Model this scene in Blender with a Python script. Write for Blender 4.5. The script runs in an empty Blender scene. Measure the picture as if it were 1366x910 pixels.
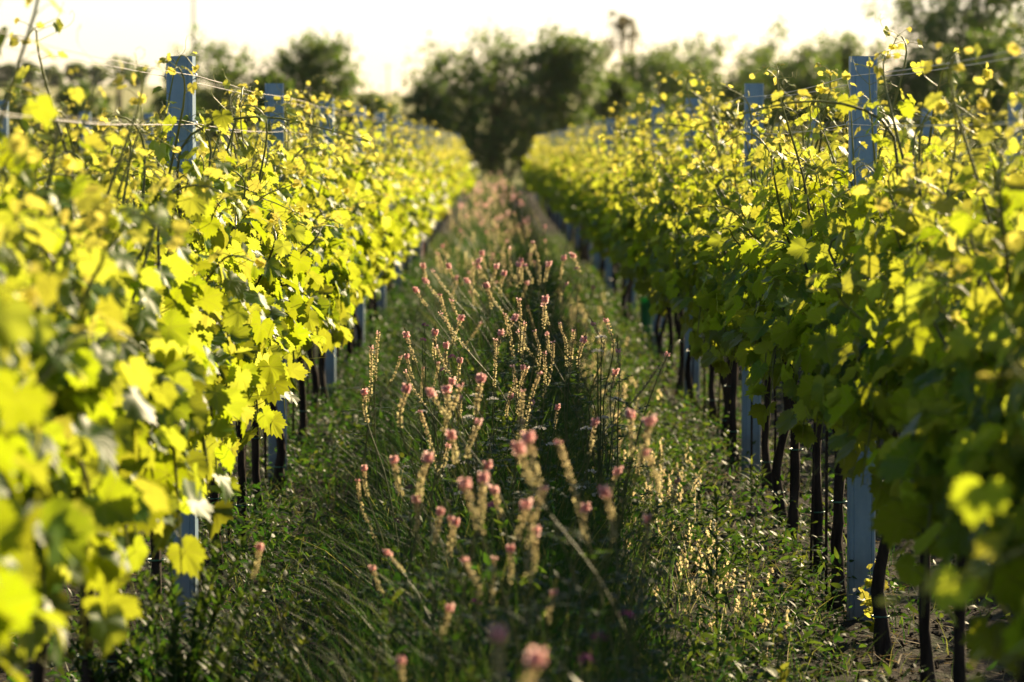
import bpy, math, random
import numpy as np
from mathutils import Vector

# ------------------------------------------------------------------ camera, light, exposure
R = math.radians
scene = bpy.context.scene
COL = scene.collection
EYE = 1.63                                   # camera height above the row plane
cam_d = bpy.data.cameras.new("camera")
cam = bpy.data.objects.new("camera", cam_d)
COL.objects.link(cam)
cam_d.sensor_width = 36.0
cam_d.lens = 36.0 * 4570 / 1366              # a short telephoto, about 120 mm
cam.location = (0, 0, EYE)
cam.rotation_euler = (R(90 - 3.26), 0, R(-0.29))
cam_d.clip_start = 0.1
cam_d.clip_end = 9000
cam_d.dof.use_dof = True
cam_d.dof.focus_distance = 12.2
cam_d.dof.aperture_fstop = 4.3
cam_d.dof.aperture_blades = 0
scene.camera = cam

SUN_AZ, SUN_EL = 36.0, 24.5                  # degrees right of the row direction, height
world = bpy.data.worlds.new("World")
scene.world = world
world.use_nodes = True
wn = world.node_tree
bg = wn.nodes["Background"]
sky = wn.nodes.new("ShaderNodeTexSky")
sky.sky_type = 'NISHITA'
sky.sun_disc = False
sky.sun_elevation = R(SUN_EL)
sky.sun_rotation = R(SUN_AZ)
sky.air_density = 1.0
sky.dust_density = 0.35
sky.ozone_density = 1.0
warm = wn.nodes.new("ShaderNodeMix")             # the sky's own evening tint
warm.data_type = 'RGBA'
warm.blend_type = 'MULTIPLY'
warm.inputs[0].default_value = 1.0
warm.inputs[7].default_value = (1.05, .965, 1.0, 1)
wn.links.new(sky.outputs[0], warm.inputs[6])
wn.links.new(warm.outputs[2], bg.inputs[0])
bg.inputs[1].default_value = 0.05
sun_d = bpy.data.lights.new("sun", 'SUN')
sun = bpy.data.objects.new("sun", sun_d)
COL.objects.link(sun)
sun_d.energy = 4.8
sun_d.angle = R(0.5)
sun_d.color = (1.0, 0.79, 0.48)
sdir = Vector((math.sin(R(SUN_AZ)) * math.cos(R(SUN_EL)), math.cos(R(SUN_AZ)) * math.cos(R(SUN_EL)), math.sin(R(SUN_EL))))
sun.rotation_euler = sdir.to_track_quat('Z', 'Y').to_euler()
sun.location = sdir * 60
vs = scene.view_settings
vs.view_transform = 'Standard'
vs.look = 'None'
vs.gamma = 1.0
vs.use_curve_mapping = False
vs.exposure = 1.6
cy = scene.cycles
cy.max_bounces = 8
cy.diffuse_bounces = 4
cy.glossy_bounces = 3
cy.transmission_bounces = 4
cy.transparent_max_bounces = 6
cy.sample_clamp_indirect = 6.0
cy.use_denoising = True
try:
    cy.denoiser = 'OPENIMAGEDENOISE'
except Exception:
    pass

# ------------------------------------------------------------------ helpers
rng = np.random.default_rng(11)
FPX, VX, VY = 4570.0, 660.0, 195.0           # focal length and row vanishing point, in photo pixels


def at(px, py, d):
    """the point at distance d along the row that shows at this place of the photo"""
    return ((px - VX) * d / FPX, d, EYE + (VY - py) * d / FPX)


class MB:
    """collects vertices and faces, builds ONE mesh object"""

    def __init__(s):
        s.v, s.t, s.q, s.n = [], [], [], 0
        s.a, s.uv = [], []

    def add(s, v, tris=None, quads=None, age=0.0, uv=None):
        v = np.asarray(v, float).reshape(-1, 3)
        if tris is not None and len(tris):
            s.t.append(np.asarray(tris, np.int64).reshape(-1, 3) + s.n)
        if quads is not None and len(quads):
            s.q.append(np.asarray(quads, np.int64).reshape(-1, 4) + s.n)
        s.v.append(v)
        s.a.append(np.broadcast_to(np.asarray(age, float), (len(v),)) if np.ndim(age) == 0 else np.asarray(age, float))
        s.uv.append(np.zeros((len(v), 3)) if uv is None else np.asarray(uv, float).reshape(-1, 3))
        s.n += len(v)

    def mesh(s, name, mat, smooth=True):
        me = bpy.data.meshes.new(name)
        v = np.concatenate(s.v)
        t = np.concatenate(s.t) if s.t else np.zeros((0, 3), np.int64)
        q = np.concatenate(s.q) if s.q else np.zeros((0, 4), np.int64)
        me.vertices.add(len(v))
        me.vertices.foreach_set("co", v.astype(np.float32).ravel())
        loops = np.concatenate([t.ravel(), q.ravel()]).astype(np.int32)
        starts = np.concatenate([np.arange(len(t)) * 3, len(t) * 3 + np.arange(len(q)) * 4]).astype(np.int32)
        me.loops.add(len(loops))
        me.loops.foreach_set("vertex_index", loops)
        me.polygons.add(len(starts))
        me.polygons.foreach_set("loop_start", starts)
        me.polygons.foreach_set("use_smooth", np.full(len(starts), smooth))
        at_ = me.attributes.new("age", 'FLOAT', 'POINT')
        at_.data.foreach_set("value", np.concatenate(s.a).astype(np.float32))
        au = me.attributes.new("leafco", 'FLOAT_VECTOR', 'POINT')
        au.data.foreach_set("vector", np.concatenate(s.uv).astype(np.float32).ravel())
        me.update(calc_edges=True)
        me.validate()
        me.materials.append(mat)
        return me

    def build(s, name, mat, parent=None, smooth=True):
        o = bpy.data.objects.new(name, s.mesh(name, mat, smooth))
        COL.objects.link(o)
        if parent is not None:
            o.parent = parent
        return o


def nrm(a):
    return a / (np.linalg.norm(a, axis=-1, keepdims=True) + 1e-9)


def tube(mb, path, rad, sides=6, age=0.0, cap=False):
    p = np.asarray(path, float)
    n = len(p)
    rad = np.broadcast_to(np.asarray(rad, float), (n,))
    tg = nrm(np.gradient(p, axis=0))
    ref = np.array([1.0, 0, 0]) if abs(tg[:, 0]).mean() < 0.7 else np.array([0, 1.0, 0])
    e1 = nrm(np.cross(tg, ref))
    e2 = np.cross(tg, e1)
    th = np.arange(sides) * 2 * math.pi / sides
    v = p[:, None] + rad[:, None, None] * (np.cos(th)[None, :, None] * e1[:, None] + np.sin(th)[None, :, None] * e2[:, None])
    i = np.arange(n - 1)[:, None] * sides
    j = np.arange(sides)[None]
    k = (j + 1) % sides
    qd = np.stack([i + j, i + k, i + sides + k, i + sides + j], -1).reshape(-1, 4)
    tr = None
    v = v.reshape(-1, 3)
    if cap:
        c0 = len(v)
        v = np.concatenate([v, p[:1], p[-1:]])
        a = np.arange(sides)
        b = (a + 1) % sides
        tr = np.concatenate([np.stack([b, a, np.full(sides, c0)], -1), np.stack([a, b, np.full(sides, 0)], -1) + (n - 1) * sides])
        tr[sides:, 2] = c0 + 1
    mb.add(v, tr, qd, age)


def rough_tube(mb, path, rad, sides, amp, r, cap=True):
    """a tube whose surface is knobbly (bark)"""
    k0 = mb.n
    tube(mb, path, rad, sides, cap=cap)
    v = mb.v[-1]
    c = np.repeat(np.asarray(path, float), sides, 0)
    m = len(c)
    v[:m] = c + (v[:m] - c) * (1 + r.normal(0, amp, (m, 1)))


def spline(pts, n):
    """smooth curve through a few points"""
    p = np.asarray(pts, float)
    m = len(p)
    pe = np.concatenate([[2 * p[0] - p[1]], p, [2 * p[-1] - p[-2]]])
    t = np.linspace(0, m - 1 - 1e-6, n)
    i = t.astype(int)
    f = (t - i)[:, None]
    a, b, c, d = pe[i], pe[i + 1], pe[i + 2], pe[i + 3]
    return 0.5 * (2 * b + (c - a) * f + (2 * a - 5 * b + 4 * c - d) * f ** 2 + (3 * b - a - 3 * c + d) * f ** 3)


# leaf templates: verts (x across, y towards the tip), triangles
_CTL = [(0, 1.0), (11, .92), (26, .76), (36, .82), (49, .90), (61, .82), (78, .67), (92, .71), (106, .75), (125, .68), (150, .57), (168, .40), (180, .08)]


def grape_template(n, ring, teeth):
    th = np.linspace(-176, 176, n)
    rr = np.interp(np.abs(th), [c[0] for c in _CTL], [c[1] for c in _CTL])
    if teeth:
        rr = rr * np.where(np.arange(n) % 2 == 0, 1.05, 0.90)
    x, y = rr * np.sin(np.radians(th)), rr * np.cos(np.radians(th))
    out = np.stack([x, y], -1)
    a = np.arange(n - 1)
    if ring:
        v = np.concatenate([[[0, 0]], out * .5, out])
        tr = np.stack([np.zeros(n - 1, int), 1 + a + 1, 1 + a], -1)
        o = 1 + n
        tr = np.concatenate([tr, np.stack([1 + a, 1 + a + 1, o + a + 1], -1), np.stack([1 + a, o + a + 1, o + a], -1)])
    else:
        v = np.concatenate([[[0, 0]], out])
        tr = np.stack([np.zeros(n - 1, int), 1 + a + 1, 1 + a], -1)
    return v, tr


T_HI = grape_template(45, True, True)
T_MID = grape_template(21, False, True)
T_LOW = grape_template(9, False, False)
_ov = np.array([[0, 0], [-.16, .18], [.16, .18], [-.2, .45], [.2, .45], [-.12, .78], [.12, .78], [0, 1.0]])
T_OVAL = (_ov, np.array([[0, 2, 1], [1, 2, 4], [1, 4, 3], [3, 4, 6], [3, 6, 5], [5, 6, 7]]))
T_NARROW = (_ov * [.42, 1], T_OVAL[1])
T_SPEAR = (_ov * [.72, 1], T_OVAL[1])
T_DIA = (np.array([[0, 0], [-.33, .5], [.33, .5], [0, 1.0]]), np.array([[0, 2, 1], [1, 2, 3]]))


def leaves(mb, pos, tip, nor, size, age, tpl, r, fold=.22, curl=.34, wave=.085):
    pos = np.asarray(pos, float)
    N = len(pos)
    if N == 0:
        return
    v, tr = tpl
    t = nrm(np.asarray(tip, float))
    n = np.asarray(nor, float)
    n = nrm(n - (n * t).sum(-1, keepdims=True) * t)
    s = np.cross(t, n)
    x, y = v[:, 0][None], v[:, 1][None]
    rad2 = x ** 2 + y ** 2
    th = np.arctan2(x, y)
    f = r.normal(fold, fold * .8, (N, 1))
    c = r.normal(curl, curl * .8, (N, 1))
    ph = r.uniform(0, 6.28, (N, 1))
    z = f * np.abs(x) - c * y * np.abs(y) - .5 * c * x ** 2 + wave * np.sin(5 * th + ph) * rad2 + r.normal(0, .12, (N, 1)) * x
    sz = np.asarray(size, float).reshape(N, 1, 1)
    P = pos[:, None] + sz * (x[..., None] * s[:, None] + y[..., None] * t[:, None] + z[..., None] * n[:, None])
    nv = len(v)
    tris = (tr[None] + (np.arange(N) * nv)[:, None, None]).reshape(-1, 3)
    uv = np.zeros((N, nv, 3))
    uv[..., 0] = v[:, 0]
    uv[..., 1] = v[:, 1]
    mb.add(P.reshape(-1, 3), tris, None, np.repeat(np.broadcast_to(np.asarray(age, float), (N,)), nv), uv.reshape(-1, 3))


_bud = np.array([[0, 0, 0], [.32, 0, .45], [0, .32, .45], [-.32, 0, .45], [0, -.32, .45], [0, 0, 1.0]])
_budt = np.array([[0, 2, 1], [0, 3, 2], [0, 4, 3], [0, 1, 4], [5, 1, 2], [5, 2, 3], [5, 3, 4], [5, 4, 1]])


_hsk = np.array([[0, 0, 0], [.36, .10, .5], [-.36, .10, .5], [0, .16, 1.0], [0, 0, 0], [.10, .36, .55], [.10, -.36, .55], [-.14, 0, .95]])
_hskt = np.array([[0, 1, 2], [1, 3, 2], [4, 5, 6], [5, 7, 6]])


def buds(mb, pos, axis, size, r, age=0.0):
    pos = np.asarray(pos, float)
    N = len(pos)
    if N == 0:
        return
    a = nrm(np.asarray(axis, float))
    e = nrm(np.cross(a, r.normal(0, 1, (N, 3))))
    e2 = np.cross(a, e)
    sz = np.asarray(size, float).reshape(-1, 1, 1) * np.ones((N, 1, 1))
    P = pos[:, None] + sz * (_hsk[None, :, :1] * e[:, None] + _hsk[None, :, 1:2] * e2[:, None] + _hsk[None, :, 2:] * a[:, None])
    mb.add(P.reshape(-1, 3), (_hskt[None] + (np.arange(N) * 8)[:, None, None]).reshape(-1, 3), None, np.repeat(np.broadcast_to(np.asarray(age, float), (N,)), 8))


def blades(mb, x, y, z0, h, lean, width, r, age):
    """curved grass blades, three segments each"""
    N = len(x)
    a = r.uniform(0, 6.283, N)
    d = np.stack([np.cos(a), np.sin(a), np.zeros(N)], -1)
    b = r.uniform(0, 6.283, N)
    w = np.stack([np.cos(b), np.sin(b), np.zeros(N)], -1) * (np.asarray(width) * np.ones(N))[:, None]
    base = np.stack([x, y, z0], -1)
    P = []
    for t, ww in ((0, 1), (.4, .85), (.75, .55), (1.0, .08)):
        c = base + d * (lean * h * t ** 2)[:, None]
        c[:, 2] += h * (t - .25 * np.minimum(lean, 1.2) * t ** 2)
        P += [c - w * ww, c + w * ww]
    P = np.stack(P, 1)
    q = np.array([[0, 1, 3, 2], [2, 3, 5, 4], [4, 5, 7, 6]])
    mb.add(P.reshape(-1, 3), None, (q[None] + (np.arange(N) * 8)[:, None, None]).reshape(-1, 4), np.repeat(age, 8))


def tag(o, label=None, cat=None, group=None, kind=None):
    if label:
        o["label"] = label
    if cat:
        o["category"] = cat
    if group:
        o["group"] = group
    if kind:
        o["kind"] = kind
    return o


def empty(name, loc=(0, 0, 0)):
    o = bpy.data.objects.new(name, None)
    COL.objects.link(o)
    o.empty_display_size = .1
    o.location = loc
    return o


def copy_tree(o, parent=None):
    c = o.copy()
    COL.objects.link(c)
    if parent is not None:
        c.parent = parent
    for ch in list(o.children):
        copy_tree(ch, c)
    return c


class Proto:
    """a built thing: the first placing moves the thing itself, later ones copy it with its parts"""

    def __init__(s, root):
        s.root, s.used = root, False

    def place(s, loc, rot, scale=(1, 1, 1)):
        o = copy_tree(s.root) if s.used else s.root
        s.used = True
        o.location, o.rotation_euler, o.scale = loc, rot, scale
        return o


ORD = "first second third fourth fifth sixth seventh eighth ninth tenth eleventh twelfth thirteenth fourteenth fifteenth sixteenth seventeenth eighteenth nineteenth twentieth".split()

# ------------------------------------------------------------------ materials


def new_mat(name):
    m = bpy.data.materials.new(name)
    m.use_nodes = True
    nt = m.node_tree
    nt.nodes.clear()
    out = nt.nodes.new("ShaderNodeOutputMaterial")
    return m, nt, out


def nd(nt, typ, **kw):
    n = nt.nodes.new(typ)
    for k, v in kw.items():
        setattr(n, k, v)
    return n


def math_(nt, op, a, b=None, c=None):
    n = nd(nt, "ShaderNodeMath", operation=op)
    for i, x in enumerate((a, b, c)):
        if x is None:
            continue
        if isinstance(x, (int, float)):
            n.inputs[i].default_value = x
        else:
            nt.links.new(x, n.inputs[i])
    return n.outputs[0]


def mix(nt, f, a, b):
    n = nd(nt, "ShaderNodeMix", data_type='RGBA')
    for i, x in ((0, f), (6, a), (7, b)):
        if isinstance(x, (int, float)):
            n.inputs[i].default_value = x
        elif isinstance(x, tuple):
            n.inputs[i].default_value = (*x, 1) if len(x) == 3 else x
        else:
            nt.links.new(x, n.inputs[i])
    return n.outputs[2]


def leaf_mat(name, refl_old, refl_young, trans_old, trans_young, tmix=.5, rough=.38, spec=.5, veins=False, var=.25, dapple=0):
    m, nt, out = new_mat(name)
    at_ = nd(nt, "ShaderNodeAttribute", attribute_name="age")
    age = at_.outputs["Fac"]
    geo = nd(nt, "ShaderNodeNewGeometry")
    rnd = geo.outputs["Random Per Island"]
    hsv1 = nd(nt, "ShaderNodeHueSaturation")
    hsv2 = nd(nt, "ShaderNodeHueSaturation")
    c1 = mix(nt, age, refl_old, refl_young)
    c2 = mix(nt, age, trans_old, trans_young)
    if veins:
        lc = nd(nt, "ShaderNodeAttribute", attribute_name="leafco")
        sx = nd(nt, "ShaderNodeSeparateXYZ")
        nt.links.new(lc.outputs["Vector"], sx.inputs[0])
        ax = math_(nt, 'ABSOLUTE', sx.outputs[0])
        yy = sx.outputs[1]
        best = None
        for deg in (0, 49, 106):
            s_, c_ = math.sin(R(deg)), math.cos(R(deg))
            d = math_(nt, 'ABSOLUTE', math_(nt, 'SUBTRACT', math_(nt, 'MULTIPLY', ax, c_), math_(nt, 'MULTIPLY', yy, s_)))
            al = math_(nt, 'ADD', math_(nt, 'MULTIPLY', ax, s_), math_(nt, 'MULTIPLY', yy, c_))
            d = math_(nt, 'ADD', d, math_(nt, 'LESS_THAN', al, 0.0))
            best = d if best is None else math_(nt, 'MINIMUM', best, d)
        # fine side veins
        wv = math_(nt, 'SINE', math_(nt, 'MULTIPLY', math_(nt, 'ADD', math_(nt, 'MULTIPLY', best, .8), yy), 46.0))
        side = math_(nt, 'MULTIPLY', math_(nt, 'GREATER_THAN', wv, .86), .35)
        vein = math_(nt, 'MAXIMUM', math_(nt, 'LESS_THAN', best, .022), side)
        c1 = mix(nt, math_(nt, 'MULTIPLY', vein, .55), c1, (.22, .26, .07))
        c2 = mix(nt, math_(nt, 'MULTIPLY', vein, .45), c2, (.30, .30, .03))
    for h, c in ((hsv1, c1), (hsv2, c2)):
        nt.links.new(c, h.inputs["Color"])
        nt.links.new(math_(nt, 'ADD', math_(nt, 'MULTIPLY', rnd, var * 1.6), 1 - var * .8), h.inputs["Value"])
        nt.links.new(math_(nt, 'ADD', math_(nt, 'MULTIPLY', rnd, .020), .493), h.inputs["Hue"])
    p = nd(nt, "ShaderNodeBsdfPrincipled")
    nt.links.new(hsv1.outputs[0], p.inputs["Base Color"])
    p.inputs["Roughness"].default_value = rough
    p.inputs["Specular IOR Level"].default_value = spec
    tr = nd(nt, "ShaderNodeBsdfTranslucent")
    nt.links.new(hsv2.outputs[0], tr.inputs["Color"])
    ms = nd(nt, "ShaderNodeMixShader")
    ms.inputs[0].default_value = tmix
    nt.links.new(p.outputs[0], ms.inputs[1])
    nt.links.new(tr.outputs[0], ms.inputs[2])
    nt.links.new(ms.outputs[0], out.inputs[0])
    return m


def plain_mat(name, c_a, c_b, scale=20.0, rough=.8, spec=.3, bump=0.0, stretch=(1, 1, 1), metal=0.0, detail=6.0):
    m, nt, out = new_mat(name)
    tc = nd(nt, "ShaderNodeTexCoord")
    mp = nd(nt, "ShaderNodeMapping")
    mp.inputs["Scale"].default_value = stretch
    nt.links.new(tc.outputs["Object"], mp.inputs[0])
    ns = nd(nt, "ShaderNodeTexNoise")
    ns.inputs["Scale"].default_value = scale
    ns.inputs["Detail"].default_value = detail
    nt.links.new(mp.outputs[0], ns.inputs[0])
    rp = nd(nt, "ShaderNodeMapRange")
    rp.inputs[1].default_value = .3
    rp.inputs[2].default_value = .7
    nt.links.new(ns.outputs[0], rp.inputs[0])
    p = nd(nt, "ShaderNodeBsdfPrincipled")
    nt.links.new(mix(nt, rp.outputs[0], c_a, c_b), p.inputs["Base Color"])
    p.inputs["Roughness"].default_value = rough
    p.inputs["Specular IOR Level"].default_value = spec
    p.inputs["Metallic"].default_value = metal
    if bump:
        b = nd(nt, "ShaderNodeBump")
        b.inputs["Strength"].default_value = bump
        b.inputs["Distance"].default_value = .01
        nt.links.new(ns.outputs[0], b.inputs["Height"])
        nt.links.new(b.outputs[0], p.inputs["Normal"])
    nt.links.new(p.outputs[0], out.inputs[0])
    return m


M_VINE = leaf_mat("vine_leaf", (.022, .105, .012), (.14, .22, .02), (.365, .445, .008), (.78, .68, .12), .54, .46, .19, veins=True, var=.34)
M_SHOOT = leaf_mat("green_shoot", (.055, .055, .018), (.22, .26, .05), (.12, .12, .01), (.5, .45, .05), .25, .45, .5, var=.1)
M_BARK = plain_mat("vine_bark", (.012, .009, .008), (.046, .035, .028), 40, .95, .15, .8, (1, 1, .18))
M_POST = plain_mat("post_metal", (.19, .27, .345), (.29, .37, .44), 16, .5, .4, .10, (1, 1, .25))


def post_mat():
    m, nt, out = new_mat("weathered_post_metal")
    tc = nd(nt, "ShaderNodeTexCoord")
    mp = nd(nt, "ShaderNodeMapping")
    mp.inputs["Scale"].default_value = (1, 1, .12)
    nt.links.new(tc.outputs["Object"], mp.inputs[0])
    streak = nd(nt, "ShaderNodeTexNoise")
    streak.inputs["Scale"].default_value = 45
    streak.inputs["Detail"].default_value = 6
    nt.links.new(mp.outputs[0], streak.inputs[0])
    vor = nd(nt, "ShaderNodeTexVoronoi")
    vor.inputs["Scale"].default_value = 70
    nt.links.new(tc.outputs["Object"], vor.inputs[0])
    blot = nd(nt, "ShaderNodeTexNoise")
    blot.inputs["Scale"].default_value = 7
    blot.inputs["Detail"].default_value = 8
    nt.links.new(tc.outputs["Object"], blot.inputs[0])
    c = mix(nt, streak.outputs[0], (.115, .21, .30), (.22, .325, .415))
    c = mix(nt, math_(nt, 'MULTIPLY', vor.outputs["Color"], .14), c, (.34, .42, .48))
    rust = nd(nt, "ShaderNodeMapRange")
    rust.inputs[1].default_value = .62
    rust.inputs[2].default_value = .74
    nt.links.new(blot.outputs[0], rust.inputs[0])
    c = mix(nt, math_(nt, 'MULTIPLY', rust.outputs[0], .5), c, (.20, .17, .14))
    sx = nd(nt, "ShaderNodeSeparateXYZ")
    nt.links.new(tc.outputs["Object"], sx.inputs[0])
    mud = nd(nt, "ShaderNodeMapRange")                    # splashed soil on the foot of the post
    mud.inputs[1].default_value = .34
    mud.inputs[2].default_value = .02
    nt.links.new(math_(nt, 'ADD', sx.outputs[2], math_(nt, 'MULTIPLY', math_(nt, 'SUBTRACT', blot.outputs[0], .5), .5)), mud.inputs[0])
    c = mix(nt, math_(nt, 'MULTIPLY', mud.outputs[0], .7), c, (.075, .058, .045))
    p = nd(nt, "ShaderNodeBsdfPrincipled")
    nt.links.new(c, p.inputs["Base Color"])
    p.inputs["Roughness"].default_value = .5
    p.inputs["Specular IOR Level"].default_value = .4
    b = nd(nt, "ShaderNodeBump")
    b.inputs["Strength"].default_value = .15
    b.inputs["Distance"].default_value = .004
    nt.links.new(streak.outputs[0], b.inputs["Height"])
    nt.links.new(b.outputs[0], p.inputs["Normal"])
    nt.links.new(p.outputs[0], out.inputs[0])
    return m


M_POST = post_mat()
M_WIRE = plain_mat("wire_steel", (.20, .18, .165), (.36, .33, .30), 60, .35, .6, 0, metal=.8)
M_HOOK = plain_mat("hook_steel", (.30, .36, .42), (.42, .46, .5), 60, .4, .6, 0, metal=.6)
M_GRASS = leaf_mat("meadow_green", (.011, .040, .011), (.14, .14, .05), (.04, .12, .012), (.34, .32, .08), .4, .55, .2, var=.35)
M_WEED = leaf_mat("weed_leaf", (.009, .035, .009), (.075, .115, .018), (.05, .125, .010), (.36, .36, .04), .42, .55, .2, var=.35)
M_DRY = leaf_mat("dry_straw", (.20, .145, .07), (.30, .22, .10), (.30, .20, .07), (.50, .36, .14), .35, .7, .2, var=.3)
M_SEED = leaf_mat("seed_husk", (.34, .31, .18), (.38, .31, .19), (.72, .63, .33), (.74, .58, .33), .6, .7, .2, var=.3)
M_PINK = leaf_mat("pink_blossom", (.78, .44, .46), (.84, .58, .57), (.93, .53, .51), (.95, .70, .64), .6, .6, .2, var=.3)
M_PURP = leaf_mat("purple_blossom", (.10, .025, .11), (.18, .05, .16), (.14, .03, .14), (.2, .06, .18), .35, .6, .2, var=.3)
M_WHITE = leaf_mat("white_blossom", (.62, .60, .58), (.7, .68, .64), (.55, .53, .48), (.6, .58, .5), .35, .6, .2, var=.15)
M_STEM = leaf_mat("flower_stem", (.06, .095, .035), (.16, .15, .06), (.10, .13, .02), (.3, .25, .08), .25, .5, .3, var=.2)
M_TREE = leaf_mat("tree_leaf", (.026, .075, .015), (.07, .11, .022), (.14, .25, .025), (.36, .38, .04), .38, .55, .3, var=.4)
M_TREE2 = leaf_mat("willow_leaf", (.06, .06, .03), (.10, .10, .045), (.18, .15, .05), (.3, .25, .08), .38, .55, .3, var=.3)
M_TBARK = plain_mat("tree_bark", (.05, .038, .028), (.11, .085, .065), 8, .95, .15, .5, (1, 1, .2))
M_CLOD = plain_mat("soil_lump", (.016, .011, .008), (.05, .034, .024), 30, .95, .15, .6)
M_GUARD = leaf_mat("guard_plastic", (.03, .22, .07), (.03, .22, .07), (.05, .26, .08), (.05, .26, .08), .5, .35, .5, var=0)
M_TIE = plain_mat("tie_plastic", (.02, .10, .07), (.03, .14, .09), 10, .4, .5)
M_POLE = plain_mat("pole_wood", (.22, .19, .17), (.30, .27, .24), 5, .9, .2)


def ground_mat():
    m, nt, out = new_mat("soil_and_field")
    geo = nd(nt, "ShaderNodeNewGeometry")
    sx = nd(nt, "ShaderNodeSeparateXYZ")
    nt.links.new(geo.outputs["Position"], sx.inputs[0])
    n1 = nd(nt, "ShaderNodeTexNoise")
    n1.inputs["Scale"].default_value = 5.0
    n1.inputs["Detail"].default_value = 9.0
    n1.inputs["Roughness"].default_value = .7
    nt.links.new(geo.outputs["Position"], n1.inputs[0])
    n2 = nd(nt, "ShaderNodeTexNoise")
    n2.inputs["Scale"].default_value = 38.0
    n2.inputs["Detail"].default_value = 5.0
    nt.links.new(geo.outputs["Position"], n2.inputs[0])
    soil = mix(nt, n2.outputs[0], (.009, .0065, .005), (.032, .022, .016))
    # old mulch and moss on the soil between the rows
    moss = math_(nt, 'MULTIPLY', math_(nt, 'SUBTRACT', n1.outputs[0], .46), 6.0)
    cl = nd(nt, "ShaderNodeClamp")
    nt.links.new(moss, cl.inputs[0])
    near = mix(nt, math_(nt, 'MULTIPLY', cl.outputs[0], .6), soil, (.028, .042, .014))
    # the meadows beyond the vineyard
    n3 = nd(nt, "ShaderNodeTexNoise")
    n3.inputs["Scale"].default_value = .012
    n3.inputs["Detail"].default_value = 4.0
    nt.links.new(geo.outputs["Position"], n3.inputs[0])
    field = mix(nt, n3.outputs[0], (.16, .20, .07), (.36, .32, .14))
    far = nd(nt, "ShaderNodeMapRange")
    far.inputs[1].default_value = 136
    far.inputs[2].default_value = 150
    nt.links.new(sx.outputs[1], far.inputs[0])
    col = mix(nt, far.outputs[0], near, field)
    b = nd(nt, "ShaderNodeBump")
    b.inputs["Strength"].default_value = .8
    b.inputs["Distance"].default_value = .03
    nt.links.new(n2.outputs[0], b.inputs["Height"])
    p = nd(nt, "ShaderNodeBsdfPrincipled")
    p.inputs["Roughness"].default_value = .95
    p.inputs["Specular IOR Level"].default_value = .1
    nt.links.new(col, p.inputs["Base Color"])
    nt.links.new(b.outputs[0], p.inputs["Normal"])
    nt.links.new(p.outputs[0], out.inputs[0])
    return m


# ------------------------------------------------------------------ ground
XL, XR, ROW = -1.05, 1.24, 2.29              # the two rows, and the spacing to the next ones
ROWS_END = 96.0


def hills(x, y):
    """terrain: flat vineyard with low banks under the vines and a raised flower strip; fields rise far behind"""
    x = np.asarray(x, float)
    y = np.asarray(y, float)
    u = (x - (XL + XR) / 2 + ROW / 2) % ROW - ROW / 2          # across one lane
    inside = np.clip((150 - y) / 12, 0, 1) * np.clip((14 - np.abs(x)) / 3, 0, 1)
    z = inside * (.10 * np.exp(-(u / .42) ** 2) + .05 * np.exp(-((np.abs(u) - ROW / 2) / .28) ** 2) - .04)
    z = z + inside * (.018 * np.sin(7.3 * x + 1.7 * np.sin(2.1 * y)) * np.sin(5.1 * y) + .012 * np.sin(17 * x + 3 * y) * np.sin(13 * y - 5 * x))
    f = np.clip((y - 170) / 620, 0, 1)
    f = f * f * (3 - 2 * f)
    z = z + f * (12.6 + .004 * (-x).clip(-200, 400)) + np.clip((-x - 15) / 40, 0, 1) * f * 2.0
    z = z - np.clip((y - 900) / 2000, 0, 1) * 26
    return z


gx = np.unique(np.round(np.concatenate([np.arange(-6, 6.01, .07), np.linspace(6, 40, 25), np.linspace(40, 1400, 30), -np.linspace(6, 40, 25), -np.linspace(40, 1400, 30)]), 3))
gy = np.unique(np.round(np.concatenate([np.linspace(-30, 4, 18), np.arange(4, 34, .09), np.linspace(34, 150, 140), np.linspace(150, 900, 60), np.linspace(900, 3500, 20)]), 3))
GX, GY = np.meshgrid(gx, gy)
mb = MB()
nx, ny = len(gx), len(gy)
a = (np.arange(ny - 1)[:, None] * nx + np.arange(nx - 1)[None]).ravel()
mb.add(np.stack([GX, GY, hills(GX, GY)], -1).reshape(-1, 3), None, np.stack([a, a + 1, a + nx + 1, a + nx], -1))
g = mb.build("ground", ground_mat())
tag(g, "dark soil and mown vineyard ground rising to pale fields far behind", kind="structure")

# warm evening air round the whole scene
m = MB()
bx = np.array([[x, y, z] for z in (-45, 48) for y in (-60, 3600) for x in (-1500, 1500)], float)
m.add(bx, None, [[0, 2, 3, 1], [4, 5, 7, 6], [0, 1, 5, 4], [2, 6, 7, 3], [0, 4, 6, 2], [1, 3, 7, 5]])
hz, hnt, hout = new_mat("evening_air")
pv = nd(hnt, "ShaderNodeVolumePrincipled")
pv.inputs["Color"].default_value = (.95, .93, .9, 1)
pv.inputs["Density"].default_value = .00004
pv.inputs["Anisotropy"].default_value = .45
hnt.links.new(pv.outputs[0], hout.inputs["Volume"])
o = m.build("haze", hz, smooth=False)
tag(o, "thin warm evening haze over vineyard and fields", kind="stuff")

# ------------------------------------------------------------------ grapevines


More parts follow.
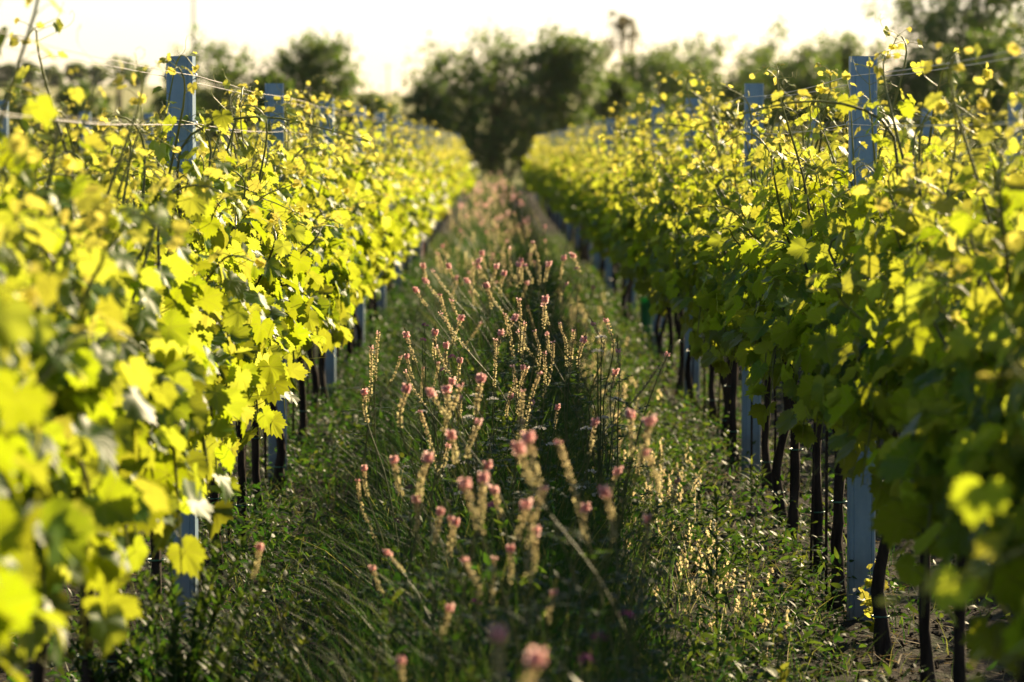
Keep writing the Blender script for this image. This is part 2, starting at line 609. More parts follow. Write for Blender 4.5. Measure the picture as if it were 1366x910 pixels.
def shoot_paths(r, base, kind):
    """centre line of one shoot"""
    side = r.choice([-1, 1])
    if kind == "droop":
        out = side * r.uniform(.16, .31)
        dy = r.uniform(-.2, .2)
        pts = [base, base + [out * .45, dy * .4, .18], base + [out * .85, dy * .8, .22], base + [out, dy, .05], base + [out * 1.08, dy * 1.2, r.uniform(-.20, -.06)]]
        return spline(pts, 16), .85
    top = {"up": r.uniform(.58, .80), "tall": r.uniform(.88, 1.10), "high": r.uniform(1.06, 1.24), "mid": r.uniform(.40, .64)}[kind]
    lean = r.normal(0, .12) if kind != "mid" else side * r.uniform(.14, .30)
    dy = r.normal(0, .12)
    pts = [base, base + [lean * .25 + r.normal(0, .02), dy * .3, top * .28], base + [lean * .6 + r.normal(0, .03), dy * .6 + r.normal(0, .03), top * .6],
           base + [lean + r.normal(0, .03), dy + r.normal(0, .03), top * .93]]
    bx, by = r.normal(0, .09), r.normal(0, .12)
    pts.append(pts[-1] + np.array([bx * .7, by * .7, top * .06 + .03]))
    if r.random() < .6:
        pts.append(pts[-1] + np.array([bx, by, r.uniform(-.07, .02)]))
    return spline(pts, 20), 1.0


def tendril(mb, p, d, r, L):
    d = nrm(np.asarray(d, float))
    e = nrm(np.cross(d, [0, 0, 1.0]) + r.normal(0, .4, 3))
    t = np.linspace(0, 1, 12)[:, None]
    curl = np.clip((t - .45) / .55, 0, 1)
    ang = curl ** 1.5 * r.uniform(3, 9)
    rad = .02 * curl
    path = p + d * L * t * (1 - .25 * curl) + e * (np.sin(ang) * rad) + np.array([0, 0, 1.0]) * ((1 - np.cos(ang)) * rad + .25 * L * t * t * r.uniform(-1, 1))
    tube(mb, path, np.linspace(.0013, .0006, 12), 3, age=.9)


def make_shoot(mw, ml, path, vigour, r, tpl, petioles, dens=1.0, lsz=1.0):
    n = len(path)
    seg = np.linalg.norm(np.diff(path, axis=0), axis=1)
    L = seg.sum()
    cum = np.concatenate([[0], np.cumsum(seg)]) / L
    tt = np.linspace(0, 1, n)
    tube(mw, path, np.interp(cum, [0, .7, 1], [.0056, .0042, .0013]), 5 if petioles else 3, age=np.repeat(np.clip((cum - .45) * 1.8, 0, 1), 5 if petioles else 3))
    ts = np.arange(.03, L - .01, .054 / dens) / L
    P, T, N, S, A = [], [], [], [], []
    sgn = r.choice([-1, 1])
    for i, t in enumerate(ts):
        p = np.array([np.interp(t, cum, path[:, k]) for k in range(3)])
        sgn = -sgn
        az = (0 if sgn > 0 else math.pi) + r.normal(0, .75)
        out = np.array([math.cos(az), math.sin(az), 0])
        young = float(np.clip((t - .55) / .45, 0, 1)) * (1.0 if vigour > .9 else .2)
        s = np.interp(t * (1.0 if vigour > .9 else .55), [0, .15, .5, .74, 1], [.056, .071, .067, .040, .015]) * r.uniform(.65, 1.25) * lsz
        pl = np.interp(t, [0, .6, 1], [.085, .07, .034]) * r.uniform(.8, 1.3)
        pd = nrm(out + [0, 0, r.uniform(.1, .7)] + r.normal(0, .15, 3))
        q = p + pd * pl
        if petioles:
            tube(mw, np.stack([p, p + pd * pl * .55 + [0, 0, .004], q]), [.0014, .0012, .001], 3, age=.35 + .65 * young)
        o2 = nrm(out + r.normal(0, .35, 3))
        P.append(q)
        T.append(o2 * (.65 + .2 * young) + np.array([0, 0, -.75 + .7 * young]) + r.normal(0, .25, 3))
        N.append(o2 * .55 + np.array([0, 0, .65]) + r.normal(0, .38, 3))
        S.append(s)
        A.append(np.clip(young * .95 + r.normal(.06, .09), 0, 1))
        # side shoot with a few smaller leaves
        if t < (.72 if L < .9 else .5) and r.random() < .9:
            for k in range(r.integers(1, 5)):
                off = out * r.uniform(.02, .16) * (-1 if k == 2 else 1) + np.array([0, r.normal(0, .06), r.uniform(-.06, .09)])
                q2 = p + off
                if petioles and r.random() < .5:
                    tube(mw, np.stack([p, p + off * .5 + [0, 0, .012], q2]), [.0014, .0011, .0009], 3, age=.5)
                o3 = nrm(off * [1, 1, .2] + r.normal(0, .05, 3))
                P.append(q2)
                T.append(o3 * .6 + np.array([0, 0, -.7]) + r.normal(0, .35, 3))
                N.append(o3 * .6 + np.array([0, 0, .6]) + r.normal(0, .42, 3))
                S.append(r.uniform(.034, .068) * lsz)
                A.append(np.clip(r.normal(.14, .12) + young * .5, 0, 1))
        if petioles and t > .4 and r.random() < .34:
            tendril(mw, p, -out + np.array([0, 0, r.uniform(.1, .9)]), r, r.uniform(.07, .19))
    # growing tip: tiny folded leaves
    tipd = nrm(path[-1] - path[-3])
    for k in range(2 if vigour > .9 else 0):
        P.append(path[-1] + tipd * .004 * k)
        T.append(tipd + r.normal(0, .5, 3))
        N.append(r.normal(0, 1, 3))
        S.append(r.uniform(.012, .026))
        A.append(1.0)
    leaves(ml, P, T, N, S, A, tpl, r)


def trunk_path(r, crooked=1.0):
    x0, y0 = r.normal(0, .02, 2)
    pts = [[x0, y0, -.22], [x0, y0, -.04], [x0 + r.normal(0, .03 * crooked), y0 + r.normal(0, .04 * crooked), .2], [r.normal(0, .03 * crooked), r.normal(0, .04 * crooked), .45], [r.normal(0, .012), r.normal(0, .02), .78]]
    return spline(pts, 14)


def make_vine(seed, detail):
    r = np.random.default_rng(seed)
    root = empty("grapevine")
    tp = trunk_path(r, .75)
    m = MB()
    rr = np.interp(np.linspace(0, 1, 14), [0, .25, .4, .7, .93, 1], [.033, .026, .018, .014, .018, .014]) * r.uniform(.75, 1.2)
    rough_tube(m, tp, rr, 11 if detail == 2 else 6, .15, r)
    m.build("trunk", M_BARK, root)
    top = tp[-1]
    m = MB()
    for s in (-1, 1):
        pts = [top - [0, 0, .05], top + [r.normal(0, .01), s * .12, .05], [r.normal(0, .015), s * .32, .80], [0, s * .55, .80 + r.normal(0, .012)]]
        rough_tube(m, spline(pts, 9), np.linspace(.015, .006, 9), 6, .08, r)
    m.build("cane", M_BARK, root)
    kinds = ["up"] * 7 + ["mid"] * 5 + ["droop"] * 6 + ["tall"] * (3 if detail else 2)
    if detail == 2 and seed % 7 in (0, 2, 5):
        kinds.append("high")
    ys = np.linspace(-.5, .5, len(kinds))
    order = r.permutation(len(kinds))
    tpl = (T_LOW, T_MID, T_HI)[detail]
    mw, ml = MB(), MB()
    for y, k in zip(ys, order):
        base = np.array([r.normal(0, .015), y + r.normal(0, .03), .80])
        path, vig = shoot_paths(r, base, kinds[k])
        if detail == 2:
            mw, ml = MB(), MB()
        make_shoot(mw, ml, path, vig, r, tpl, detail == 2, 1.0 if detail else .66, (1.0 if detail else 1.3) * (.76 if kinds[k] in ("tall", "high") else 1.0))
        if detail == 2:
            so = mw.build("shoot", M_SHOOT, root)
            ml.build("foliage", M_VINE, so)
    if detail == 2:
        m = MB()
        p = tp[r.integers(4, 9)]
        th = np.linspace(0, 6.283, 13)
        tube(m, np.stack([p[0] + .028 * np.cos(th), p[1] + .028 * np.sin(th), np.full(13, p[2])], -1), .003, 5)
        m.build("tie", M_TIE, root)
    else:
        so = mw.build("shoot", M_SHOOT, root)
        ml.build("foliage", M_VINE, so)
    return Proto(root)


def add_shoot(pr, pts, seed, n=22):
    """one more long shoot on a vine"""
    r = np.random.default_rng(seed)
    mw, ml = MB(), MB()
    make_shoot(mw, ml, spline(pts, n), 1.0, r, T_HI, True)
    so = mw.build("shoot", M_SHOOT, pr.root)
    ml.build("foliage", M_VINE, so)


NEAR = [make_vine(100 + i, 2) for i in range(7)]
MIDV = [make_vine(200 + i, 1) for i in range(6)]
FARV = [make_vine(300 + i, 0) for i in range(4)]

BAY = 5.0
POST0 = 11.53
SLOTS = (.42, 1.36, 2.33, 3.30, 4.30)
vr = np.random.default_rng(5)
count = {}


def put_vine(row_x, d, label, group, protos, idx):
    pr = protos[idx % len(protos)]
    flip = math.pi if vr.random() < .5 else 0
    x = row_x + vr.normal(0, .02)
    s = vr.uniform(.95, 1.05) * (1.0 if d < 14.5 else (.96 if d < 24 else .94))
    o = pr.place((x, d, float(hills(x, d)) + (.06 if (row_x > 0 and d > 9.5) or (row_x < 0 and d > 14.5) else -.01)), (0, 0, flip + vr.normal(0, .07)), (1, 1, s))
    tag(o, label, "grapevine", group)
    return o


# one near vine lets a long shoot hang far out into the lane
v_ = make_vine(150, 2)
add_shoot(v_, [[0, 0, .8], [-.18, .02, 1.02], [-.38, .0, 1.08], [-.56, -.05, 1.02], [-.67, -.08, .99]], 1)
add_shoot(v_, [[0, .1, .8], [-.2, .12, .95], [-.4, .1, .93], [-.52, .12, .84]], 2)
o = v_.place((XR, 4.95, float(hills(XR, 4.95)) - .01), (0, 0, 0))
tag(o, "very blurred near grapevine of the right row with a shoot hanging out into the lane", "grapevine", "grapevines of the right row")
idx = 0
far_spots = []
for row_x, side, other in ((XL, "left", "right"), (XR, "right", "left")):
    for k in range(-2, 25):
        for j, s in enumerate(SLOTS):
            d = POST0 + BAY * k + s + vr.normal(0, .05)
            if d < 3.6 or d > ROWS_END or (side == "right" and 4.6 < d < 5.4):
                continue
            idx += 1
            if d > 82:
                far_spots.append((row_x, d))
                continue
            if k < 0:
                lab = f"blurred near grapevine of the {side} row, {ORD[-5 * k - j - 1]} in front of its first tall post"
            elif k < 8:
                lab = f"leafy grapevine of the {side} row, {ORD[j]} vine behind its {ORD[k]} post"
            else:
                lab = f"small distant grapevine of the {side} row, beyond its eighth post"
            pool = NEAR if d < 24 else (MIDV if d < 48 else FARV)
            put_vine(row_x, d, lab, f"grapevines of the {side} row", pool, idx * 5 + k)
for row_x, side in ((XL - ROW, "left"), (XR + ROW, "right")):
    for k in range(-1, 25):
        for j, s in enumerate(SLOTS):
            d = POST0 + BAY * k + s + 1.7 + vr.normal(0, .05)
            if d < 7 or d > ROWS_END:
                continue
            idx += 1
            if d > 44:
                far_spots.append((row_x, d))
                continue
            put_vine(row_x, d, f"grapevine of the next row, half hidden behind the {side} row", f"grapevines behind the {side} row", MIDV if d < 30 else FARV, idx * 3 + k)

# the farthest vines, too many and too small to tell apart, as one mass
m = MB()
mt = MB()
for n_, (x, d) in enumerate(far_spots):
    r = np.random.default_rng(9000 + n_)
    for y in np.linspace(-.5, .5, 7):
        base = np.array([x, d + y, .82])
        h = r.uniform(.62, .88) if r.random() < .85 else 1.05
        N = 26
        t = r.uniform(0, 1, N) ** .9
        P = base + np.stack([r.normal(0, .19, N) * (1.15 - .7 * t), r.normal(0, .1, N), -.3 + t * (h + .3)], -1)
        O = nrm(np.stack([np.sign(P[:, 0] - x) * .8, r.normal(0, .5, N), np.zeros(N)], -1))
        leaves(m, P, O * .6 + [0, 0, -.6] + r.normal(0, .3, (N, 3)), O * .55 + [0, 0, .6] + r.normal(0, .4, (N, 3)), np.interp(t, [0, .7, 1], [.105, .095, .05]), np.clip((t - .55) * 1.8 + r.normal(.1, .1, N), 0, 1), T_LOW, r)
    tube(m, [[x, d, -.05], [x + .01, d + .01, .8]], [.03, .022], 5)
o = m.build("distant_vine_foliage", M_VINE)
tag(o, "far end of the vine rows melting into one yellow green mass", kind="stuff")

# ------------------------------------------------------------------ posts and wires
POST_H = 1.93


def make_post(hooks):
    root = empty("vineyard_post")
    m = MB()
    # open channel profile with rolled edges, 9 cm wide
    prof = [(-.045, -.022), (-.045, .018), (-.040, .024), (-.033, .025), (-.029, .020), (-.029, -.006), (-.012, -.013), (.012, -.013), (.026, -.006), (.029, .020), (.033, .025), (.040, .024), (.045, .018), (.045, -.022), (.041, -.027), (.033, -.029), (.030, -.0265), (.026, -.029), (-.026, -.029), (-.030, -.0265), (-.033, -.029), (-.041, -.027)]
    pf = np.array(prof)
    n = len(pf)
    zs = [-.4, POST_H]
    v = np.concatenate([np.concatenate([pf, np.full((n, 1), z)], 1) for z in zs])
    i = np.arange(n)
    k = (i + 1) % n
    m.add(v, None, np.stack([i, i + n, k + n, k], -1))
    c = np.array([[0, -.021, zs[1]]])
    # top cap as strips between the front and back of the profile
    me_ = m.build("shaft", M_POST, root, smooth=False)
    import bmesh
    bm = bmesh.new()
    bm.from_mesh(me_.data)
    bm.verts.ensure_lookup_table()
    f = bm.faces.new([bm.verts[q] for q in range(n, 2 * n)])
    bmesh.ops.recalc_face_normals(bm, faces=bm.faces[:])
    bm.to_mesh(me_.data)
    bm.free()
    if hooks:
        for z in (1.86, 1.70, 1.28):
            for s in (-1, 1):
                h = MB()
                t = np.linspace(-.5 * math.pi, .9 * math.pi, 9)
                tube(h, np.stack([s * (.047 + .009 * np.cos(t) * .9), np.full(9, -.004), z + .009 * np.sin(t) + .004], -1), .0028, 5)
                h.build("wire_hook", M_HOOK, root)
    return Proto(root)


P_NEAR, P_FAR = make_post(True), make_post(False)
pr_ = np.random.default_rng(3)
for row_x, side in ((XL, "left"), (XR, "right"), (XL - ROW, "outer left"), (XR + ROW, "outer right")):
    outer = side.startswith("outer")
    off = 1.7 if outer else 0
    for k in range(-1, 19):
        d = POST0 + BAY * k + off
        if outer and (k < 0 or d > 75):
            continue
        x = row_x + (0 if k in (0, 1) and not outer else pr_.normal(0, .018))
        o = (P_NEAR if d < 30 and not outer else P_FAR).place((x, d, pr_.normal(0, .012) if k > 1 else 0), (pr_.normal(0, .004), pr_.normal(0, .006), pr_.normal(0, .05) + (-.09 if row_x < 0 else .06)))
        if outer:
            s2 = side.split()[1]
            tag(o, f"blue grey post of the next row, its top showing behind the {s2} row", "post", f"posts behind the {s2} row")
        elif k < 0:
            tag(o, f"blurred blue grey post of the {side} row, before its first sharp post", "post", f"posts of the {side} row")
        elif k < 10:
            tag(o, f"{['tall', 'slim', 'narrow', 'small'][min(k, 3)]} blue grey metal post, {ORD[k]} of the {side} row", "post", f"posts of the {side} row")
        else:
            tag(o, f"tiny far blue post beyond the tenth of the {side} row", "post", f"posts of the {side} row")

wr = np.random.default_rng(8)
for row_x, side, outer in ((XL, "left", 0), (XR, "right", 0), (XL - ROW, "left", 1), (XR + ROW, "right", 1)):
    specs = [(1.863, -.057, "top wire", "lane-side" if row_x > 0 else "far-side"), (1.863, .057, "top wire", "far-side" if row_x > 0 else "lane-side")]
    if not outer:
        specs += [(1.703, -.057, "second wire", "lane-side" if row_x > 0 else "far-side"), (1.703, .057, "second wire", "far-side" if row_x > 0 else "lane-side"),
                  (1.283, -.057, "middle wire", "lane-side" if row_x > 0 else "far-side"), (1.283, .057, "middle wire", "far-side" if row_x > 0 else "lane-side"), (.81, 0, "lowest wire", "cane-bearing")]
    for z, dx, what, which in specs:
        ds = np.arange(POST0 - 2 * BAY, ROWS_END - 2, .5)
        ph = ((ds - POST0) / BAY) % 1
        amp = wr.uniform(.006, .022)
        sag = amp * 4 * ph * (1 - ph)
        drift = np.interp(ds, np.linspace(0, ROWS_END, 60), wr.normal(0, .006, 60))
        pin = 4 * ph * (1 - ph)
        m = MB()
        tube(m, np.stack([row_x + dx * (1 - .35 * pin) + drift * pin, ds, z - sag + .6 * drift * pin], -1), .0014 if z > 1 else .0012, 5)
        o = m.build("trellis_wire", M_WIRE)
        if outer:
            tag(o, f"{which} {what} of the next row behind the {side} row", "wire", "trellis wires")
        else:
            tag(o, f"thin steel {what} of the {side} row, the {which} one", "wire", "trellis wires")

# thin rods that the young trunks are tied to
sr = np.random.default_rng(21)
for row_x, side in ((XL, "left"), (XR, "right")):
    for k in range(0, 2):
        for j, s in enumerate(SLOTS):
            d = POST0 + BAY * k + s + .06
            x = row_x + sr.normal(0, .02) - .03
            m = MB()
            z0 = float(hills(x, d))
            rough_tube(m, [[x, d, z0 - .1], [x + sr.normal(0, .01), d, .45], [x + sr.normal(0, .015), d + .01, 1.0]], [.006, .0055, .005], 6, .03, sr)
            o = m.build("vine_rod", M_BARK)
            tag(o, f"thin dark rod beside the {ORD[j]} vine behind the {ORD[k]} post of the {side} row", "rod", "training rods")

# green sleeve around a young vine
gd = 27.3
gx0 = at(866, 440, gd)[0]
m = MB()
th = np.linspace(0, 2 * math.pi, 25)[:-1]
rings = []
for z, rad in ((0, .047), (.14, .045), (.28, .046), (.415, .046), (.42, .050), (.424, .046), (.42, .0435), (.2, .042), (0, .0435)):
    rings.append(np.stack([rad * np.cos(th), rad * np.sin(th), np.full(24, z)], -1))
n = 24
q = np.concatenate([np.stack([i * n + np.arange(n), i * n + (np.arange(n) + 1) % n, (i + 1) * n + (np.arange(n) + 1) % n, (i + 1) * n + np.arange(n)], -1) for i in range(len(rings) - 1)])
m.add(np.concatenate(rings), None, q)
o = m.build("tree_guard", M_GUARD)
o.location = (gx0 - .02, gd, float(hills(gx0, gd)))
tag(o, "bright green plastic guard tube around a young vine of the right row", "tree guard")

# ------------------------------------------------------------------ flowering sainfoin


def make_sainfoin(seed, style, height, curve, foliage=True):
    """style: 'pink' a short blossom over a seed spike, 'seed' a long cream spike, 'bud' a dark closed tip"""
    r = np.random.default_rng(seed)
    root = empty("sainfoin")
    az = 0.0
    H = height
    lean = curve
    pts = [[0, 0, -.03], [lean * .04, r.normal(0, .01), H * .35], [lean * .16, r.normal(0, .02), H * .66], [lean * .34, r.normal(0, .02), H * .88], [lean * .42, 0, H]]
    path = spline(pts, 26)
    t = np.linspace(0, 1, 26)
    m = MB()
    tube(m, path, np.interp(t, [0, 1], [.0030, .0013]), 5, age=np.repeat(t * .7, 5))
    m.build("stem", M_STEM, root)

    def along(tq):
        return np.stack([np.interp(tq, t, path[:, k]) for k in range(3)], -1)

    L = {"pink": r.uniform(.10, .17), "seed": r.uniform(.22, .34), "bud": r.uniform(.12, .2)}[style] / H
    b0 = {"pink": .044, "seed": .018, "bud": .03}[style] / H
    ax = nrm(path[-1] - path[-4])
    # seed husks below the blossom
    N = int(L * H * 420)
    tq = 1 - b0 - r.uniform(0, 1, N) * L
    phi = r.uniform(0, 6.28, N)
    rad = .004 + .003 * r.random(N)
    dirs = np.stack([np.cos(phi), np.sin(phi), np.full(N, .55)], -1)
    m = MB()
    buds(m, along(tq) + dirs * [[.002, .002, 0]], dirs + r.normal(0, .15, (N, 3)), .0068 * r.uniform(.7, 1.25, N), r, np.clip((tq - 1 + L + b0) / L, 0, 1) ** 2)
    m.build("seed_spike", M_SEED, root)
    # blossom
    m = MB()
    N = {"pink": r.integers(34, 52), "seed": r.integers(5, 14), "bud": r.integers(14, 22)}[style]
    tq = 1 - r.uniform(.15, 1, N) * b0
    phi = r.uniform(0, 6.28, N)
    dirs = np.stack([np.cos(phi), np.sin(phi), r.uniform(.1, .8, N)], -1)
    buds(m, along(tq) + dirs * .002, dirs, r.uniform(.008, .0135, N) * (1 if style == "pink" else .75), r, r.random(N))
    m.build("blossom", M_PINK, root)
    m = MB()
    N = 16
    tq = np.linspace(0, 1, N)
    phi = r.uniform(0, 6.28, N)
    tipl = {"pink": .022, "seed": .012, "bud": .05}[style]
    dirs = np.stack([np.cos(phi) * .5, np.sin(phi) * .5, np.ones(N)], -1)
    buds(m, path[-1] + ax * (tq[:, None] * tipl) - ax * .004, dirs, .008 * (1.1 - .6 * tq), r, .2)
    m.build("bud_tip", M_STEM, root)
    if foliage:
        m = MB()
        for k in range(r.integers(4, 7)):
            tb = r.uniform(.08, .62)
            p = along(np.array([tb]))[0]
            a_ = r.uniform(0, 6.28)
            d = nrm(np.array([math.cos(a_), math.sin(a_), r.uniform(.3, 1.0)]))
            LL = r.uniform(.09, .15)
            s_ = np.linspace(0, 1, 8)[:, None]
            rach = p + d * LL * s_ + np.array([0, 0, -1]) * .03 * s_ ** 2
            tube(m, rach, .0009, 3)
            sd = nrm(np.cross(d, [0, 0, 1.0]))
            P, T, N_, S = [], [], [], []
            for u in range(2, 8):
                for sg in (-1, 1):
                    P.append(rach[u])
                    T.append(sg * sd + d * .5 + r.normal(0, .12, 3))
                    N_.append(np.array([0, 0, 1.0]) + r.normal(0, .2, 3))
                    S.append(r.uniform(.016, .026))
            leaves(m, P, T, N_, S, np.full(len(P), .1), T_OVAL, r, .1, .1, 0)
        m.build("foliage", M_WEED, root)
    return Proto(root)


SAIN = {}
for i in range(6):
    SAIN.setdefault("pink", []).append((make_sainfoin(400 + i, "pink", .80, [.1, .35, .7, .2, -.3, .05][i]), [.1, .35, .7, .2, -.3, .05][i]))
for i in range(6):
    SAIN.setdefault("seed", []).append((make_sainfoin(420 + i, "seed", .85, [.05, .5, .9, .2, .1, .35][i]), [.05, .5, .9, .2, .1, .35][i]))
for i in range(3):
    SAIN.setdefault("bud", []).append((make_sainfoin(440 + i, "bud", .75, [.1, .4, .0][i]), [.1, .4, .0][i]))

# (photo x, photo y of the head, distance, style, lean: -1 left, 1 right, 0 upright)
SPOTS = [(690, 398, 13.2, "seed", 0), (720, 396, 13.0, "pink", 0), (678, 418, 13.4, "seed", 0), (665, 440, 12.8, "pink", 0), (660, 452, 12.7, "seed", 0), (712, 440, 13.1, "seed", 0),
         (700, 430, 13.6, "seed", 0), (735, 455, 12.6, "seed", 0), (748, 430, 13.3, "seed", 0), (764, 440, 13.0, "seed", 0), (780, 450, 12.5, "pink", 0), (726, 470, 12.4, "seed", 0),
         (614, 416, 13.0, "seed", -1), (553, 443, 12.6, "pink", -1), (583, 440, 12.9, "pink", 0), (591, 458, 12.9, "pink", 0), (613, 478, 12.8, "pink", 0), (493, 520, 10.8, "pink", -1),
         (542, 514, 9.6, "pink", 0), (590, 515, 9.4, "pink", 0), (602, 520, 9.2, "pink", -1), (637, 500, 9.6, "pink", 0), (598, 504, 11.0, "pink", 0), (563, 548, 10.2, "seed", -1),
         (597, 577, 8.6, "pink", 0), (573, 606, 8.0, "pink", 0), (531, 610, 8.6, "pink", -1), (553, 662, 8.2, "pink", 0), (484, 622, 9.8, "pink", -1), (470, 640, 9.6, "seed", -1),
         (735, 578, 7.0, "pink", -1), (748, 590, 7.1, "pink", -1), (762, 588, 7.4, "seed", -1), (695, 520, 9.8, "seed", 0), (704, 490, 11.6, "seed", 0), (820, 494, 11.6, "pink", 0),
         (846, 556, 7.6, "pink", 0), (838, 548, 8.6, "pink", 0), (865, 690, 7.8, "pink", 0), (804, 652, 7.0, "pink", 0), (825, 626, 8.6, "pink", 0), (693, 668, 7.2, "pink", 0),
         (638, 634, 7.4, "pink", 0), (645, 618, 8.2, "pink", 0), (640, 640, 7.0, "pink", -1), (662, 650, 8.0, "pink", 0), (725, 650, 6.8, "seed", 0), (780, 675, 7.6, "pink", 0),
         (713, 706, 7.4, "pink", 0), (682, 730, 7.6, "pink", 0), (588, 680, 8.2, "pink", 0), (600, 690, 8.2, "bud", 0), (487, 757, 8.6, "pink", -1), (500, 735, 8.4, "pink", -1),
         (720, 872, 4.6, "pink", 0), (660, 840, 4.9, "pink", 0), (607, 810, 7.2, "pink", 0), (535, 880, 6.8, "pink", 0), (746, 541, 11.8, "pink", 0), (700, 560, 11.0, "pink", 0),
         (712, 535, 12.0, "pink", 0), (612, 400, 14.6, "seed", -1), (640, 372, 16.4, "pink", -1), (575, 384, 15.6, "pink", -1), (588, 372, 16.0, "pink", -1), (600, 360, 16.4, "seed", -1),
         (700, 345, 17.0, "pink", 0), (729, 350, 16.6, "pink", 0), (665, 335, 18.2, "pink", -1), (680, 330, 18.6, "seed", 0), (640, 345, 17.6, "pink", 0), (655, 352, 17.2, "pink", 0),
         (712, 322, 18.0, "seed", 0), (690, 350, 16.8, "pink", 0), (673, 362, 16.6, "pink", 0), (648, 378, 15.8, "pink", 0), (622, 352, 17.4, "pink", -1), (595, 392, 15.2, "seed", -1),
         (790, 430, 13.2, "bud", 0), (808, 425, 13.0, "bud", 0), (875, 470, 12.0, "bud", 1), (868, 490, 12.0, "seed", 1), (825, 466, 12.4, "bud", 0), (762, 338, 17.8, "pink", 0), (745, 342, 17.6, "pink", 0),
         (790, 560, 9.5, "pink", 0), (858, 600, 7.6, "bud", 0), (640, 560, 8.8, "bud", 0), (618, 745, 7.2, "bud", 0), (740, 790, 7.0, "bud", 0), (905, 640, 9.6, "bud", 0)]
fr = np.random.default_rng(77)
# the rest of the strip, spread the same way
while len(SPOTS) < 180:
    d = 12 + 28 * fr.random() ** 1.3 if fr.random() < .92 else fr.uniform(6.5, 12)
    x = np.clip(fr.normal(.02, .26), -.6, .62)
    h = fr.uniform(.68, 1.04) - .35 * max(0, abs(x) - .3)
    st = fr.choice(["pink", "seed", "bud"], p=[.30, .58, .12])
    SPOTS.append((VX + x * FPX / d, VY + (EYE - h) * FPX / d, d, st, int(fr.choice([-1, 0, 0, 1]))))
rows = []
for (px, py, d, st, ln) in SPOTS:
    x, y, z = at(px, py, d)
    want = {-1: (.35, 1), 0: (-.3, .21), 1: (.35, 1)}[ln]
    pool = [q for q in SAIN[st] if want[0] <= abs(q[1]) * (1 if ln else 1) <= want[1] or (ln == 0 and abs(q[1]) <= .3)] or SAIN[st]
    pr, cv = pool[fr.integers(len(pool))]
    H0 = {"pink": .80, "seed": .85, "bud": .75}[st]
    flip = (1 if ln >= 0 else -1) * (1 if cv >= 0 else -1)
    rot = (0 if flip > 0 else math.pi) + fr.normal(0, .35 if ln else 1.2)
    off = .42 * cv
    bx, by = x - off * math.cos(rot) * .9, y - off * math.sin(rot) * .9
    g0 = float(hills(bx, by))
    sc = max(.25, (z - g0) / H0)
    rows.append((bx, by, g0, rot, sc, st, ln, pr, d, z))
seen = {}
for i, (bx, by, g0, rot, sc, st, ln, pr, d, z) in enumerate(rows):
    wx = {"pink": "pink topped", "seed": "cream seeded", "bud": "closed dark tipped"}[st]
    lw = {-1: "leaning left", 0: "upright", 1: "leaning right"}[ln]
    if d < 6:
        band = "in the very front, far out of focus"
    elif d < 8.3:
        band = "in the blurred front of the strip"
    elif d < 10.4:
        band = "just before the sharp flowers"
    elif d < 12.2:
        band = "in front of the first posts"
    elif d < 14:
        band = "among the sharpest flowers"
    elif d < 17:
        band = "level with the second posts"
    elif d < 22:
        band = "level with the third posts"
    elif d < 30:
        band = "far down the strip"
    else:
        band = "at the dim far end of the strip"
    seen.setdefault((wx, lw, band), []).append((bx / by, i))
labels = {}
for (wx, lw, band), lst in seen.items():
    lst.sort()
    n = len(lst)
    for q, (_, i) in enumerate(lst):
        if n == 1:
            labels[i] = f"only {wx} sainfoin stalk {lw} {band}"
        elif rows[i][8] > 22:
            labels[i] = f"{wx} sainfoin stalk {lw} {band}"
        else:
            w = "leftmost" if q == 0 else ("rightmost" if q == n - 1 else (ORD[q] + " from left" if q < len(ORD) else "right-hand"))
            labels[i] = f"{wx} sainfoin stalk {lw} {band}, {w}"
for i, (bx, by, g0, rot, sc, st, ln, pr, d, z) in enumerate(rows):
    wsc = np.clip(sc, .8, 1.25) if d < 20 else 1.15
    o = pr.place((bx, by, g0), (0, 0, rot), (wsc, wsc, sc))
    tag(o, labels[i], "wildflower", "sainfoin in the flower strip")

# ------------------------------------------------------------------ other herbs in the strip and beside it


